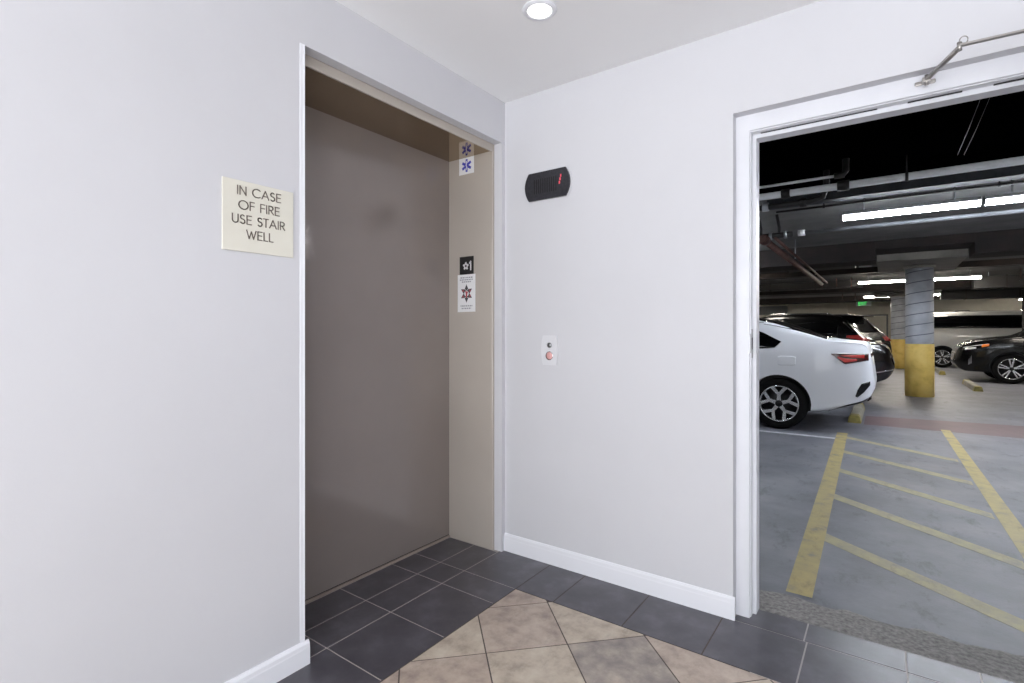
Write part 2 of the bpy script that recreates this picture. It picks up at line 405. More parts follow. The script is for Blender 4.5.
def strokes(mb, t, x0, y0, h, w, place, mi=0, gap=.13, depth=.0012):
    """flat raised strokes; place(u, v, d) maps sign coordinates to space"""
    x = x0
    def strip(pl):
        for (ax,ay),(bx,by) in zip(pl, pl[1:]):
            dx,dy = bx-ax, by-ay; l_ = math.hypot(dx,dy) or 1; ex,ey = dx/l_*w*.4, dy/l_*w*.4; nx,ny = -dy/l_*w/2, dx/l_*w/2
            q = [(ax-ex+nx,ay-ey+ny),(bx+ex+nx,by+ey+ny),(bx+ex-nx,by+ey-ny),(ax-ex-nx,ay-ey-ny)]
            vs = [place(u,v,0) for u,v in q]+[place(u,v,depth) for u,v in q]
            mb.add(vs, [(0,1,2,3),(7,6,5,4),(0,4,5,1),(1,5,6,2),(2,6,7,3),(3,7,4,0)], mi)
    for c in t:
        wd, st = GL[c]
        for pl in st: strip([(x+u*h, y0+v*h) for u, v in pl])
        x += (wd+gap)*h

# fire sign on the left wall (faces +x; reads along +y)
SY0, SY1, SZ0, SZ1 = -1.488, -1.248, 1.446, 1.674
sg = thing('wall_sign', 'cream square plastic sign with fire and stairwell notice on the left wall', 'sign', (0,(SY0+SY1)/2,SZ0))
L(MB().box((.0002,SY0,SZ0),(.005,SY1,SZ1),0,.0015).build('sign_plate', 'cream', sg))
tx = MB(); cy = (SY0+SY1)/2-.001
for k, line in enumerate(['IN CASE','OF FIRE','USE STAIR','WELL']):
    h = .0272; w_ = text_w(line,h); z = 1.629-k*.0462
    off = [.0,.0,-.0005,.0015][k]
    strokes(tx, line, cy+off-w_/2, z, h, .0030, lambda u,v,d: (.005+d,cy+off+(u-cy-off)*1.17,v))
L(tx.build('lettering', 'ink', sg))

# ---- stickers on the right jamb (plane y=-.045, seen from -y; reads along +x)
JY = -.045
def star_of_life(mb, cx, cz, r, y, mi, t=.0006):
    for k in range(3):
        a = PI/2+k*PI/3; d_ = (math.cos(a),math.sin(a)); n_ = (-d_[1],d_[0]); w = r*.2
        q = [(cx+s1*d_[0]*r+s2*n_[0]*w, cz+s1*d_[1]*r+s2*n_[1]*w) for s1,s2 in ((-1,-1),(1,-1),(1,1),(-1,1))]
        mb.prism(q, 1, y-t*(1+.1*k), y, mi)
st = thing('medical_star_sticker', 'white sticker with blue six-armed medical star high on the elevator jamb', 'sticker', (-.235,JY,2.08))
L(MB().box((-.292,JY-.0012,2.083),(-.183,JY-.0001,2.1765)).build('sticker_sheet', 'white', st))
sb = MB(); star_of_life(sb, -.236, 2.131, .036, JY-.0012, 0)
L(sb.build('star', 'blue', st))
rd = MB(); rd.tube([(-.236,JY-.0026,2.105),(-.236,JY-.0026,2.157)], .0018, 6)
rd.tube([(-.236+.006*math.sin(k*.9),JY-.0026,2.112+.004*k) for k in range(11)], .0014, 6)
L(rd.build('staff_and_snake', 'white', st))

pl = thing('floor_number_plate', 'black square floor plate with white star and numeral 1 on the elevator jamb', 'sign', (-.235,JY,1.515))
L(MB().box((-.287,JY-.003,1.516),(-.184,JY-.0001,1.617),0,.001).build('plate', 'black', pl))
wm = MB()
sp = [(-.240+(.024 if k%2==0 else .010)*.85*math.sin(k*PI/5), 1.563+.85*(.026 if k%2==0 else .011)*math.cos(k*PI/5)) for k in range(10)]
def ring_poly(mb, pts, w, y):
    for (a,c_),(b2,d2) in zip(pts, pts[1:]+pts[:1]):
        l_ = math.hypot(b2-a,d2-c_); nx,ny = -(d2-c_)/l_*w/2,(b2-a)/l_*w/2
        mb.prism([(a+nx,c_+ny),(b2+nx,d2+ny),(b2-nx,d2-ny),(a-nx,c_-ny)], 1, y-.0012, y)
ring_poly(wm, sp, .008, JY-.003)
strokes(wm, '1', -.213, 1.540, .047, .008, lambda u,v,d: (u,JY-.003-d,v))
L(wm.build('numeral', 'white', pl))

nt = thing('notice_sticker', 'white paper notice with red and dark emblem below the black floor plate', 'sticker', (-.237,JY,1.303))
L(MB().box((-.303,JY-.001,1.304),(-.172,JY-.0001,1.5155)).build('sticker_sheet', 'white', nt))
for part in (((1.498,.045,.048),(1.486,.05,.05),(1.474,.034,.036)),((1.338,.044,.044),(1.324,.036,.034))):
  tm = MB()
  for z, a, c_ in part:
    x = -.237-a
    while x < -.237+c_:
        w = random.uniform(.005,.013); tm.box((x,JY-.0013,z-.0035),(min(x+w,-.237+c_),JY-.001,z+.0035)); x += w+.004
  L(tm.build('small_print', 'inkgrey', nt))
em = MB(); cx, cz = -.237, 1.408
for k in range(6):
    a = PI/2+k*PI/3; px, pz = cx+.030*math.cos(a), cz+.036*math.sin(a)
    em.prism([(px+.016*math.cos(a+q)*(1 if q else 1.1), pz+.016*math.sin(a+q)) for q in (0,2.2,PI,-2.2)], 1, JY-.0014, JY-.001, 0)
ring_poly(em, [(cx+.020*math.cos(k*PI/8), cz+.020*math.sin(k*PI/8)) for k in range(16)], .006, JY-.0002)
L(em.build('emblem', 'inkdark', nt))
em = MB()
em.prism([(cx-.005,cz-.024),(cx+.004,cz-.024),(cx+.007,cz+.0),(cx+.014,cz+.010),(cx-.012,cz+.014),(cx-.005,cz+.002)], 1, JY-.0018, JY-.001)
for a in (.5,2.6,5.8,3.7): em.prism([(cx+.034*math.cos(a+q), cz+.036*math.sin(a+q)) for q in (-.22,.22)]+[(cx+.022*math.cos(a),cz+.024*math.sin(a))], 1, JY-.0018, JY-.001)
L(em.build('emblem_centre', 'inkred', nt))

# ------------------------------------------------------------------ black indicator and call button on the right wall
pn = thing('floor_indicator', 'black floor indicator panel with curved ends on the white wall', 'indicator panel', (.278,0,1.872))
def lens_shape(x0,x1,z0,z1,bulge,n=10):
    zc = (z0+z1)/2; hh = (z1-z0)/2; p = []
    for k in range(n+1):
        t = -1+2*k/n; p.append((x1-bulge*t*t, zc+hh*t))
    for k in range(n+1):
        t = 1-2*k/n; p.append((x0+bulge*t*t, zc+hh*t))
    return p
L(MB().prism(lens_shape(.140,.420,1.870,2.017,.026), 1, -.005, -.0002).build('back_plate', 'wall', pn))
L(MB().prism(lens_shape(.142,.411,1.872,2.016,.024), 1, -.016, -.005).build('face', 'indicator', pn))
em = MB()
for k in range(3): em.box((.349+.004*(k),-.0166,1.936+.017*k),(.357+.004*k,-.016,1.950+.017*k))
L(em.build('lit_segment', 'redled', pn))
em = MB()
for k in range(11):                         # speaker slots
    em.prism([(.20+.013*k,1.905),(.205+.013*k,1.905),(.205+.013*k,1.98),(.20+.013*k,1.98)], 1, -.0164, -.016)
L(em.build('vent_slots', 'duct', pn))

cb = thing('call_button_plate', 'small white elevator call button plate on the right wall', 'button', (.287,0,1.02))
L(MB().prism(lens_shape(.238,.338,1.020,1.172,.010), 1, -.007, -.0002).build('plate', 'plateplastic', cb))
kb = MB(); kb.lathe([(.0,-.0115),(.013,-.011),(.0135,-.007)], (.289,0,1.122), 1, 24)
L(kb.build('key_switch', 'steel', cb))
kb = MB(); kb.box((.2875,-.0122,1.114),(.2905,-.0114,1.130)); L(kb.build('key_slot', 'gap', cb))
kb = MB(); kb.lathe([(.0,-.013),(.016,-.0125),(.019,-.010),(.019,-.007)], (.289,0,1.068), 1, 28)
L(kb.build('call_button', 'pinkbtn', cb))
kb = MB(); kb.lathe([(.019,-.0095),(.022,-.0095),(.022,-.007)], (.289,0,1.068), 1, 28); L(kb.build('button_ring', 'chrome', cb))

# ------------------------------------------------------------------ downlights
def downlight(x, y, label):
    t = thing('recessed_downlight', label, 'ceiling light', (x,y,CH), 0, 'recessed downlights in the lobby ceiling')
    MB().lathe([(.046,-.006),(.052,-.008),(.066,-.004),(.068,0),(.046,0),(.046,-.006)], (0,0,0), 2, 40).build('trim_ring', 'trim', t)
    MB().lathe([(0,-.0045),(.03,-.0048),(.0455,-.003),(.0455,-.0005)], (0,0,0), 2, 40).build('lens', 'lamp', t)
    return t
downlight(.595, -.575, 'round white recessed downlight lit in the ceiling near the corner')

# ------------------------------------------------------------------ garage shell
GX0, GX1, GY1, GZ = -9., 14., 29., 2.75
fm_ = MB(); fm_.box((GX0,.345,-.06),(GX1,GY1,-.004))
struct(fm_.build('garage_floor', 'concrete'))
bm = bmesh.new(); n1, n2 = 40, 5            # rough concrete ramp strip at the threshold
grid = [[bm.verts.new((1.02+1.4*i/n1, .152+.21*j/n2+(.014*math.sin(i*.9)+random.uniform(-.008,.008) if j==n2 else 0), -.001-.0035*j/n2+random.uniform(-.001,.001)+(.004 if 0<j<n2 else 0))) for j in range(n2+1)] for i in range(n1+1)]
for i in range(n1):
    for j in range(n2): bm.faces.new((grid[i][j],grid[i+1][j],grid[i+1][j+1],grid[i][j+1]))
me = bpy.data.meshes.new('threshold'); bm.to_mesh(me); bm.free(); me.materials.append(M['threshold'])
o = bpy.data.objects.new('threshold', me); COL.objects.link(o); struct(o)
struct(MB().box((GX0,.1505,-.06),(GX1,.345,-.006)).build('threshold_bed', 'threshold'))
struct(MB().box((GX0,.2005,0),(DX0-.005,.30,2.85)).box((DX0-.005,.2005,DZ),(DX1+.005,.30,2.85)).box((DX1+.005,.2005,0),(GX1,.30,2.85)).build('wall_garage_front', 'backwall'))
struct(MB().box((GX0,GY1,0),(GX1,GY1+.2,2.85)).box((-.25,GY1-.15,0),(.1,GY1,GZ)).build('wall_garage_back', 'backwall'))
struct(MB().box((GX0-.2,.2,0),(GX0,GY1,2.85)).build('wall_garage_left', 'backwall'))
struct(MB().box((GX1,.2,0),(GX1+.2,GY1,2.85)).build('wall_garage_right', 'backwall'))
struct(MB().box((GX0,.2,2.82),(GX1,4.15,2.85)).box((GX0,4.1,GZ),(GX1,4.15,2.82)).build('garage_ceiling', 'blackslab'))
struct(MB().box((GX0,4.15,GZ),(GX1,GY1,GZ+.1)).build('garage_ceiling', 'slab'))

# dropped beams across the garage
def beam(y0,y1,z,label,x0=GX0,x1=GX1,m='beam'):
    o = recenter(MB().box((x0,y0,z),(x1,y1,GZ-.001)).build('ceiling_beam', m)); return struct(o)
beam(8.45,9.19,2.43,'',GX0,1.545); beam(8.45,9.19,2.43,'',2.81,GX1); beam(8.45,9.19,2.605,'',1.546,2.809)
beam(12.6,12.9,2.62,''); beam(17.2,18.1,2.50,''); beam(23.5,24.1,2.52,'')

def pipe(name, pts, r, m, label, cat='pipe', extra=None):
    mb = MB(); mb.tube(pts, r, 14); o = mb.build(name, m)
    tag(o, label, cat); return o
def hanger(x, y, z, r, parent, top, m='duct'):
    h = MB(); h.lathe([(r,-.012),(r+.008,-.012),(r+.008,.012),(r,.012)], (x,y,z), 0, 20); h.tube([(x,y,z+r),(x,y,top)], .006, 8)
    return h.build('hanger', m, parent)
p = pipe('sprinkler_pipe', [(GX0+.01,3.7,2.62),(GX1-.01,3.7,2.62)], .034, 'pipe', 'thick white pipe crossing the dark garage ceiling nearest the doorway')
for x in (-.6,1.84,3.4): hanger(x, 3.7, 2.62, .034, p, 2.8205)
MB().lathe([(.034,-.05),(.05,-.05),(.05,.05),(.034,.05)], (1.35,3.7,2.62), 0, 20).build('coupling', 'duct', p)
MB().lathe([(.034,-.04),(.048,-.04),(.048,.04),(.034,.04)], (.85,3.7,2.62), 0, 20).build('coupling', 'duct', p)
p = pipe('branch_pipe', [(GX0+.01,3.45,2.66),(1.31,3.45,2.66)], .013, 'pipe', 'thin white pipe beside the thick ceiling pipe, ending at a black fitting', 'pipe')
MB().tube([(1.29,3.45,2.66),(1.36,3.45,2.66),(1.38,3.47,2.70),(1.38,3.5,2.8205)], .03, 12).build('elbow_fitting', 'duct', p)
hanger(-.6, 3.45, 2.66, .013, p, 2.8205)
p = pipe('valve_pipe', [(-.7,3.95,2.56),(.62,3.95,2.56),(1.05,3.92,2.56),(1.16,3.88,2.58),(1.2,3.8,2.66),(1.2,3.8,2.8205)], .03, 'duct', 'black bent pipe with fittings below the thick white ceiling pipe', 'pipe')
for x in (.25,.62,.98): MB().lathe([(.03,-.03),(.046,-.03),(.046,.03),(.03,.03)], (x,3.94,2.56), 0, 18).build('fitting', 'galv' if x<.9 else 'duct', p)
p = pipe('conduit', [(-.4,.5,2.94),(GX0,.5,2.94)], .01, 'duct', 'dark conduit above the doorway') if False else None
for k, (a, c_) in enumerate(((at_z(982,95,2.8201),at_z(957.5,155,2.70)),(at_z(991,95,2.8201),at_z(964,155,2.70)))):
    o = MB().tube([a, tuple((Vector(a)+Vector(c_))/2-Vector((0,0,.012))), c_], .002, 8).build('ceiling_cable', 'pipedim')
    tag(o, ['thin pale cable under the black ceiling, left one of the pair','thin pale cable under the black ceiling, right one of the pair'][k], 'cable', 'cables under the black garage ceiling')

# ------------------------------------------------------------------ fluorescent strips and their track
o = MB().box((.55,4.42,2.665),(GX1-.02,4.60,2.70)).box((.55,4.42,2.70),(GX1-.02,4.43,2.7499)).box((.55,4.59,2.70),(GX1-.02,4.60,2.7499)).build('strut_channel', 'channel')
tag(recenter(o), 'long galvanized channel fixed above the nearest strip lights', 'channel')
p = pipe('strip_conduit', [(.6,4.74,2.66),(GX1-.02,4.74,2.66)], .012, 'duct', 'dark thin conduit beside the galvanized channel', 'conduit')
for x in (1.1,2.6,4.2,7.,11.): hanger(x, 4.74, 2.66, .012, p, GZ+.001)
p = pipe('drain_pipe', [(.78,5.45,2.50),(GX1-.02,5.45,2.50)], .024, 'pipedim', 'pale grey pipe running just behind the nearest strip lights')
MB().lathe([(0,-.03),(.04,-.03),(.04,.05),(0,.05)], (.78,5.45,2.50), 0, 20).build('end_cap', 'white', p)
for x in (2.95,4.6): hanger(x, 5.45, 2.50, .024, p, GZ+.001)
p = pipe('black_fitting', [(-.2,5.5,2.5),(.68,5.46,2.5)], .036, 'duct', 'black pipe stub with bright couplings left of the white pipe', 'pipe')
for x in (.2,.42,.60): MB().lathe([(.036,-.018),(.05,-.018),(.05,.018),(.036,.018)], (x,5.47,2.5), 0, 18).build('coupling', 'galv', p)
for x in (.05,.3,.52):
    MB().tube([(x,5.48,2.5),(x+.01,5.42,2.6),(x,5.3,2.749)], .018, 10).build('riser', 'duct', p)

def strip_light(x, y, z, label, m, Ln=1.22, top=GZ+.001):
    t = thing('strip_light', label, 'strip light', (x,y,z), 0, 'fluorescent strip lights in the garage')
    h = Ln/2
    MB().prism([(-.078,.012),(.078,.012),(.078,.018),(.05,.05),(-.05,.05),(-.078,.018)], 0, -h, h).build('housing', 'housing', t)
    pf = [(-.062,.012)]+[(-.06+.12*k/12, -.020-.016*math.sin(PI*k/12)) for k in range(13)]+[(.062,.012),(.058,.0),(-.058,.0)]
    MB().prism(pf, 0, -h+.008, h-.008, 0).build('lens', m, t)
    for s_ in (-1,1): MB().prism([(-.066,.05),(-.074,.012),(-.074,-.032),(.074,-.032),(.074,.012),(.066,.05)], 0, s_*h, s_*(h-.008)).build('end_cap', 'housing', t)
    for s_ in (-.4,.4): MB().tube([(s_,0,.05),(s_,0,top-z)], .006, 8).build('hanger', 'galv', t)
    return t
strip_light(1.88, 4.98, 2.55, 'bright strip light nearest the doorway, left one in its row', 'tube')
strip_light(3.125, 4.98, 2.55, 'bright strip light nearest the doorway, right one cut by the photo edge', 'tube')
strip_light(4.37, 4.98, 2.55, 'strip light continuing the nearest row beyond the photo edge', 'tube')
strip_light(1.70, 14.5, 2.55, 'strip light left of the near column in the middle row', 'tubew')
strip_light(2.945, 14.5, 2.55, 'strip light right of the near column in the middle row', 'tubew')
strip_light(1.62, 21.2, 2.55, 'small far strip light left of the columns', 'tubew')
strip_light(2.865, 21.2, 2.55, 'small far strip light right of the near column', 'tubew')
# more strip lights added out of view to brighten car, columns and floor
for x, y, z in ((-4.4,4.98,2.55),(-5.0,14.5,2.55),(7.4,14.5,2.55),(-5.,21.2,2.55),(7.,4.98,2.55),(-6.,26.4,2.55),(6.6,26.4,2.55),(4.1,7.3,2.55),(-.8,7.3,2.55),(4.9,11.6,2.55),(-1.7,11.8,2.55),(-.9,2.1,2.6),(4.1,2.1,2.6)):
    strip_light(x, y, z, 'added strip light out of view that brightens the garage', 'tube' if y < 8 else 'tubew', top=2.8205 if y < 4 else GZ+.001)

# red brown pipes running away
p = pipe('fire_main', [(.40,5.0,2.40),(.40,12.5,2.40)], .045, 'rust', 'red brown pipe running away under the garage ceiling at the left')
MB().tube([(.52,5.2,2.42),(.52,12.5,2.42)], .02, 10).build('side_pipe', 'rust', p)
MB().lathe([(.045,-.06),(.065,-.06),(.065,.06),(.045,.06)], (.40,5.15,2.40), 1, 20).build('coupling', 'rust', p)
for y in (7.5,10.5): hanger_o = MB().tube([(.46,y,2.43),(.46,y,GZ-.001)], .008, 8).build('hanger', 'galv', p)
p = pipe('conduit', [(-3,11.,2.60),(1.45,11.,2.60)], .014, 'pipe', 'thin white conduit across the ceiling left of the near column', 'conduit')
for x in (-2.5,-.8,1.2): hanger(x, 11., 2.60, .014, p, GZ+.001)
p = pipe('conduit', [(2.95,9.6,2.60),(8,9.6,2.60)], .014, 'pipe', 'thin white conduit across the ceiling right of the near column', 'conduit')
for x in (3.4,5.2,7.5): hanger(x, 9.6, 2.60, .014, p, GZ+.001)
for x0,x1,y0,y1,z0,z1,lab in ((3.6,9,7.4,8.0,2.50,2.74,'black duct under the ceiling at the right near the strip lights'),
                          (3.5,9,15.2,15.8,2.32,2.62,'black duct above the black car at the right'),
                          (3.1,9,19.0,19.5,2.26,2.56,'far black duct above the white van'),
                          (-3,1.15,15.3,15.7,2.50,2.70,'dark duct left of the middle strip lights'),
                          (-3,1.2,9.5,10.3,2.50,2.70,'black duct beside the near column at the left')):
    d_ = MB().box((x0,y0,z0),(x1,y1,z1),0,.01)
    o = recenter(d_.build('air_duct', 'duct')); tag(o, lab, 'duct')
    for k in range(int((x1-x0)/1.2)):
        mb = MB(); xx = x0+.6+1.2*k; mb.box((xx-.015,y0-.012,z0-.012),(xx+.015,y1+.012,z1+.012)); q = mb.build('flange', 'beam', o); q.data.transform(Matrix.Translation(-o.location))
    for xx in (x0+.3, x1-.3):
        q = MB().tube([(xx,(y0+y1)/2,z1-.005),(xx,(y0+y1)/2,GZ-.001)], .01, 8).build('hanger', 'galv', o); q.data.transform(Matrix.Translation(-o.location))
# sprinkler heads
def sprinkler(x, y, z, lab):
    t = thing('fire_sprinkler', lab, 'sprinkler', (x,y,z), 0, 'sprinkler heads under the garage ceiling')
    MB().tube([(0,0,.0),(0,0,GZ-z+.002)], .014, 10).build('drop_pipe', 'rust', t)
    MB().lathe([(.0,-.05),(.035,-.05),(.035,-.046),(.012,-.04),(.014,0),(0,0)], n=16).build('deflector', 'chrome', t)
for i,(x,y) in enumerate(((.9,15.0),(.55,15.0),(.2,15.0),(.75,21.0),(.35,21.0),(4.3,14.9),(4.8,14.9),(5.2,14.9))):
    sprinkler(x, y, 2.50, 'small sprinkler head hanging from the garage ceiling')

# ------------------------------------------------------------------ columns
def column(x, y, r, top, label):
    t = thing('column', label, 'column', (x,y,-.004), 0)
    MB().lathe([(0,0),(r,0),(r,top),(0,top)], n=56).build('shaft', 'column', t)
    MB().lathe([(r,0.0),(r+.008,0.0),(r+.008,.985),(r+.004,.99),(r,.99)], n=56).build('yellow_base', 'yellowcol', t)
    MB().lathe([(r,top-.06),(r+.02,top-.06),(r+.03,top),(r,top)], n=56).build('collar', 'panel', t)
    return t
column(2.20,10.22,.215,2.475,'grey round column with yellow base nearest the doorway')
struct(recenter(MB().box((1.55,9.2,2.475),(2.80,11.3,2.60)).box((1.75,9.4,2.60),(2.6,11.1,GZ-.001)).build('drop_panel', 'panel')))
column(2.06,19.8,.24,2.49,'grey round column with yellow base farther back behind the near one')
struct(recenter(MB().box((1.35,18.9,2.487),(2.85,20.7,GZ-.001)).build('drop_panel', 'panel')))

# ------------------------------------------------------------------ floor markings
def stripe(name, pts, m, label, cat, group=None, z=-.0025, t=.002):
    o = MB().prism(pts, 2, z-t+.001, z).build(name, m); tag(recenter(o), label, cat, group); return o
stripe('painted_band', [(1.312,.40),(1.418,.40),(1.318,5.05),(1.212,5.05)], 'yellow', 'wide yellow painted line on the left of the hatched area', 'floor marking')
stripe('painted_band', [(2.285,.40),(2.385,.40),(2.322,6.0),(2.232,6.0)], 'yellow', 'wide yellow painted line on the right of the hatched area', 'floor marking')
hs = [((1.385,1.255),(2.275,.535)),((1.372,2.17),(2.262,1.40)),((1.355,3.04),(2.25,2.28)),((1.338,3.90),(2.24,3.18)),((1.322,4.75),(2.23,4.07))]
hl = ['first yellow hatch stripe nearest the doorway threshold','second yellow hatch stripe from the doorway threshold','third yellow hatch stripe from the doorway threshold','fourth yellow hatch stripe from the doorway threshold','faint yellow hatch stripe farthest from the doorway']
for (a, c_), lab in zip(hs, hl):
    stripe('hatch_stripe', [(a[0],a[1]-.068),(c_[0],c_[1]-.068),(c_[0],c_[1]+.068),(a[0],a[1]+.068)], 'yellowfaint', lab, 'floor marking', 'yellow hatch stripes', -.0028)
stripe('painted_line', [(-3.5,4.55),(1.22,4.58),(1.22,4.66),(-3.5,4.63)], 'whitepaint', 'thin white painted line on the floor along the white sedan', 'floor marking')
stripe('painted_lane', [(1.45,5.9),(6.5,5.75),(6.5,7.3),(1.45,6.75)], 'redpaint', 'dull red painted strip across the garage floor behind the white sedan', 'floor marking', None, -.003)

# ------------------------------------------------------------------ wheel stops
def wheel_stop(x, y0, y1, label):
    t = thing('wheel_stop', label, 'wheel stop', (x,(y0+y1)/2,-.004))
    h = (y1-y0)/2
    sec = [(-.075,0),(.075,0),(.06,.08),(.045,.1),(-.045,.1),(-.06,.08)]
    MB().prism(sec, 1, -h+.18, h-.18).build('block', 'stop', t)
    for s_ in (-1,1): MB().prism(sec, 1, s_*h, s_*(h-.18)).build('painted_end', 'stopyellow', t)
wheel_stop(1.345, 5.95, 7.5, 'concrete wheel stop with yellow end behind the white sedan')
wheel_stop(3.22, 11.9, 13.9, 'concrete wheel stop with yellow end in front of the black car')
wheel_stop(3.0, 17.0, 18.8, 'far wheel stop on the floor just right of the near column')

# ------------------------------------------------------------------ cars
def interp(tab, x):
    if x <= tab[0][0]: return tab[0][1]
    for (a,u),(c_,v) in zip(tab, tab[1:]):
        if x <= c_:
            return u+(v-u)*((x-a)/(c_-a) if c_ > a else 1)
    return tab[-1][1]
def smoothed(tab, n=3, pts=260):
    a, c_ = tab[0][0], tab[-1][0]; xs_ = [a+(c_-a)*k/pts for k in range(pts+1)]
    ys_ = [interp(tab, x) for x in xs_]
    for _ in range(n): ys_ = [ys_[0]]+[(ys_[i-1]+2*ys_[i]+ys_[i+1])/4 for i in range(1,pts)]+[ys_[-1]]
    return list(zip(xs_, ys_))
def catmull(P, n=5):
    out = []
    for i in range(len(P)-1):
        p0,p1,p2,p3 = P[max(i-1,0)],P[i],P[i+1],P[min(i+2,len(P)-1)]
        for k in range(n):
            t = k/n
            out.append(tuple(.5*((2*p1[d])+(-p0[d]+p2[d])*t+(2*p0[d]-5*p1[d]+4*p2[d]-p3[d])*t*t+(-p0[d]+3*p1[d]-3*p2[d]+p3[d])*t**3) for d in (0,1)))
    out.append(P[-1]); return out

class Car:
    """local x: 0 at the rear bumper, L at the nose; y sideways; z up"""
    def __init__(s, name, label, cat, L_, W, top, bot, belt, plan, wheels, R, paint, loc, rz, tumble=.42, arch=.04, group=None):
        s.L, s.W = L_, W; s.top, s.bot, s.belt, s.plan = smoothed(top), smoothed(bot), smoothed(belt), smoothed(plan, 8)
        s.tumble = tumble; s.R = R; s.wheels = wheels
        s.t = thing(name, label, cat, loc, rz, group)
        st_ = [0,.004,.01,.02,.035,.05,.07,.09,.12,.15]+[.2+(L_-.4)*k/72 for k in range(73)]+[L_-v for v in (.15,.12,.09,.07,.05,.035,.02,.01,.004,0)]
        rings = [s.ring(x) for x in st_]; n = len(rings[0])
        mb = MB(); vs = []
        for x, rg in zip(st_, rings):
            vs += [(x,y,z) for y,z in rg]+[(x,-y,z) for y,z in rg[-2:0:-1]]
        m = 2*n-2; fs = [(i*m+k, i*m+(k+1)%m, (i+1)*m+(k+1)%m, (i+1)*m+k) for i in range(len(st_)-1) for k in range(m)]
        fs += [list(range(m)), list(range((len(st_)-1)*m, len(st_)*m))]
        mb.add(vs, fs, 0, True)
        body = mb.build('body', [paint,'black'])
        for x in wheels:
            for sd in (-1,1):
                cm = MB(); cm.lathe([(0,W/2+.1),(R+arch,W/2+.1),(R+arch,W/2-.27),(0,W/2-.27)], (0,0,0), 1, 48, 1)
                if sd < 0: cm.v = [(a,-c_,d) for a,c_,d in cm.v]
                cm.v = [(a+x,c_,d+R+.01) for a,c_,d in cm.v]
                cut = cm.build('cut', [paint,'black'])
                md = body.modifiers.new('b', 'BOOLEAN'); md.operation = 'DIFFERENCE'; md.object = cut; md.solver = 'EXACT'
                bpy.context.view_layer.update()
                me = bpy.data.meshes.new_from_object(body.evaluated_get(bpy.context.evaluated_depsgraph_get()))
                body.modifiers.clear(); body.data = me
                bpy.data.objects.remove(cut)
        me = body.data; me.name = 'body'
        mats_ = [m_.name if m_ else '' for m_ in me.materials]
        try: me.set_sharp_from_angle(angle=math.radians(38))
        except Exception: pass
        body.parent = s.t; s.body = body
    def ring(s, x):
        zt, zb = interp(s.top,x), interp(s.bot,x); zt = max(zt, zb+.03)
        bl = min(interp(s.belt,x), zt-.012); bl = max(bl, zb+.4*(zt-zb)); w = s.W/2*interp(s.plan,x)
        hg = max(0, zt-bl-.03); k = min(1,hg/.25)
        ws = w*.965; wr = max(ws-s.tumble*hg, .25*ws)
        hb = bl-zb
        P = [(0,zb),(w*.55,zb),(w*.90,zb+.015*min(1,hb/.3)),(w*.955,zb+.12*hb),(w*.985,zb+.35*hb),(w,zb+.62*hb),(w*.99,zb+.85*hb),(ws,bl),
             (ws-.45*(ws-wr),bl+.52*(zt-bl-.02)) , (wr,zt-.012-.035*k),(wr-.05-.03*k,zt-.004-.008*k),(wr*.5,zt+.012*k),(0,zt+.016*k)]
        P = [(max(a,0),c_) for a,c_ in P]
        # drop near-duplicate points to keep the curve clean
        return [(max(0,a),c_) for a,c_ in catmull(P,4)]
    def side_y(s, x, z):
        rg = s.ring(x); best = 0
        for (a,u),(c_,v) in zip(rg, rg[1:]):
            if (u-z)*(v-z) <= 0 and abs(v-u) > 1e-6: best = max(best, a+(c_-a)*(z-u)/(v-u))
        if best == 0: best = max(a for a,_ in rg)*.97
        return best
    def top_z(s, x, y):
        rg = s.ring(x); best = 0
        for (a,u),(c_,v) in zip(rg, rg[1:]):
            if (a-y)*(c_-y) <= 0 and abs(c_-a) > 1e-6: best = max(best, u+(v-u)*(y-a)/(c_-a))
        return best or interp(s.top,x)
    def side_panel(s, name, lower, upper, m, sides=(1,-1), off=.004, parent=None, n=22, mm=7):
        x0, x1 = max(lower[0][0],upper[0][0]), min(lower[-1][0],upper[-1][0]); out = []
        for sd in sides:
            mb = MB(); vs = []; rim_ = []
            for o_ in (off,-.012):
                for i in range(n+1):
                    x = x0+(x1-x0)*i/n; a, c_ = interp(lower,x), interp(upper,x)
                    for j in range(mm+1):
                        z = a+(c_-a)*j/mm; vs.append((x, sd*(s.side_y(x,z)+o_), z))
            q = mm+1; N_ = (n+1)*q
            fs = [(i*q+j,(i+1)*q+j,(i+1)*q+j+1,i*q+j+1) for i in range(n) for j in range(mm)]
            edge = [i*q for i in range(n+1)]+[n*q+j for j in range(1,mm+1)]+[i*q+mm for i in range(n-1,-1,-1)]+[j for j in range(mm-1,0,-1)]
            mb.add(vs, fs, 0, True); mb.f += [[e,e2,e2+N_,e+N_] for e,e2 in zip(edge, edge[1:]+edge[:1])]; mb.mi += [0]*len(edge); mb.sm += [False]*len(edge)
            out.append(mb.build(name, m, parent or s.t))
        return out
    def top_panel(s, name, x0, x1, w0, w1, m, off=.005, n=14, q=14):
        mb = MB(); vs = []
        for i in range(n+1):
            x = x0+(x1-x0)*i/n; w = w0+(w1-w0)*i/n
            for j in range(q+1):
                y = -w+2*w*j/q; vs.append((x, y, s.top_z(x,abs(y))+off))
        fs = [(i*(q+1)+j,(i+1)*(q+1)+j,(i+1)*(q+1)+j+1,i*(q+1)+j+1) for i in range(n) for j in range(q)]
        mb.add(vs, fs, 0, True)
        o = mb.build(name, m, s.t); md = o.modifiers.new('thick','SOLIDIFY'); md.thickness = .012; md.offset = -1
        return o
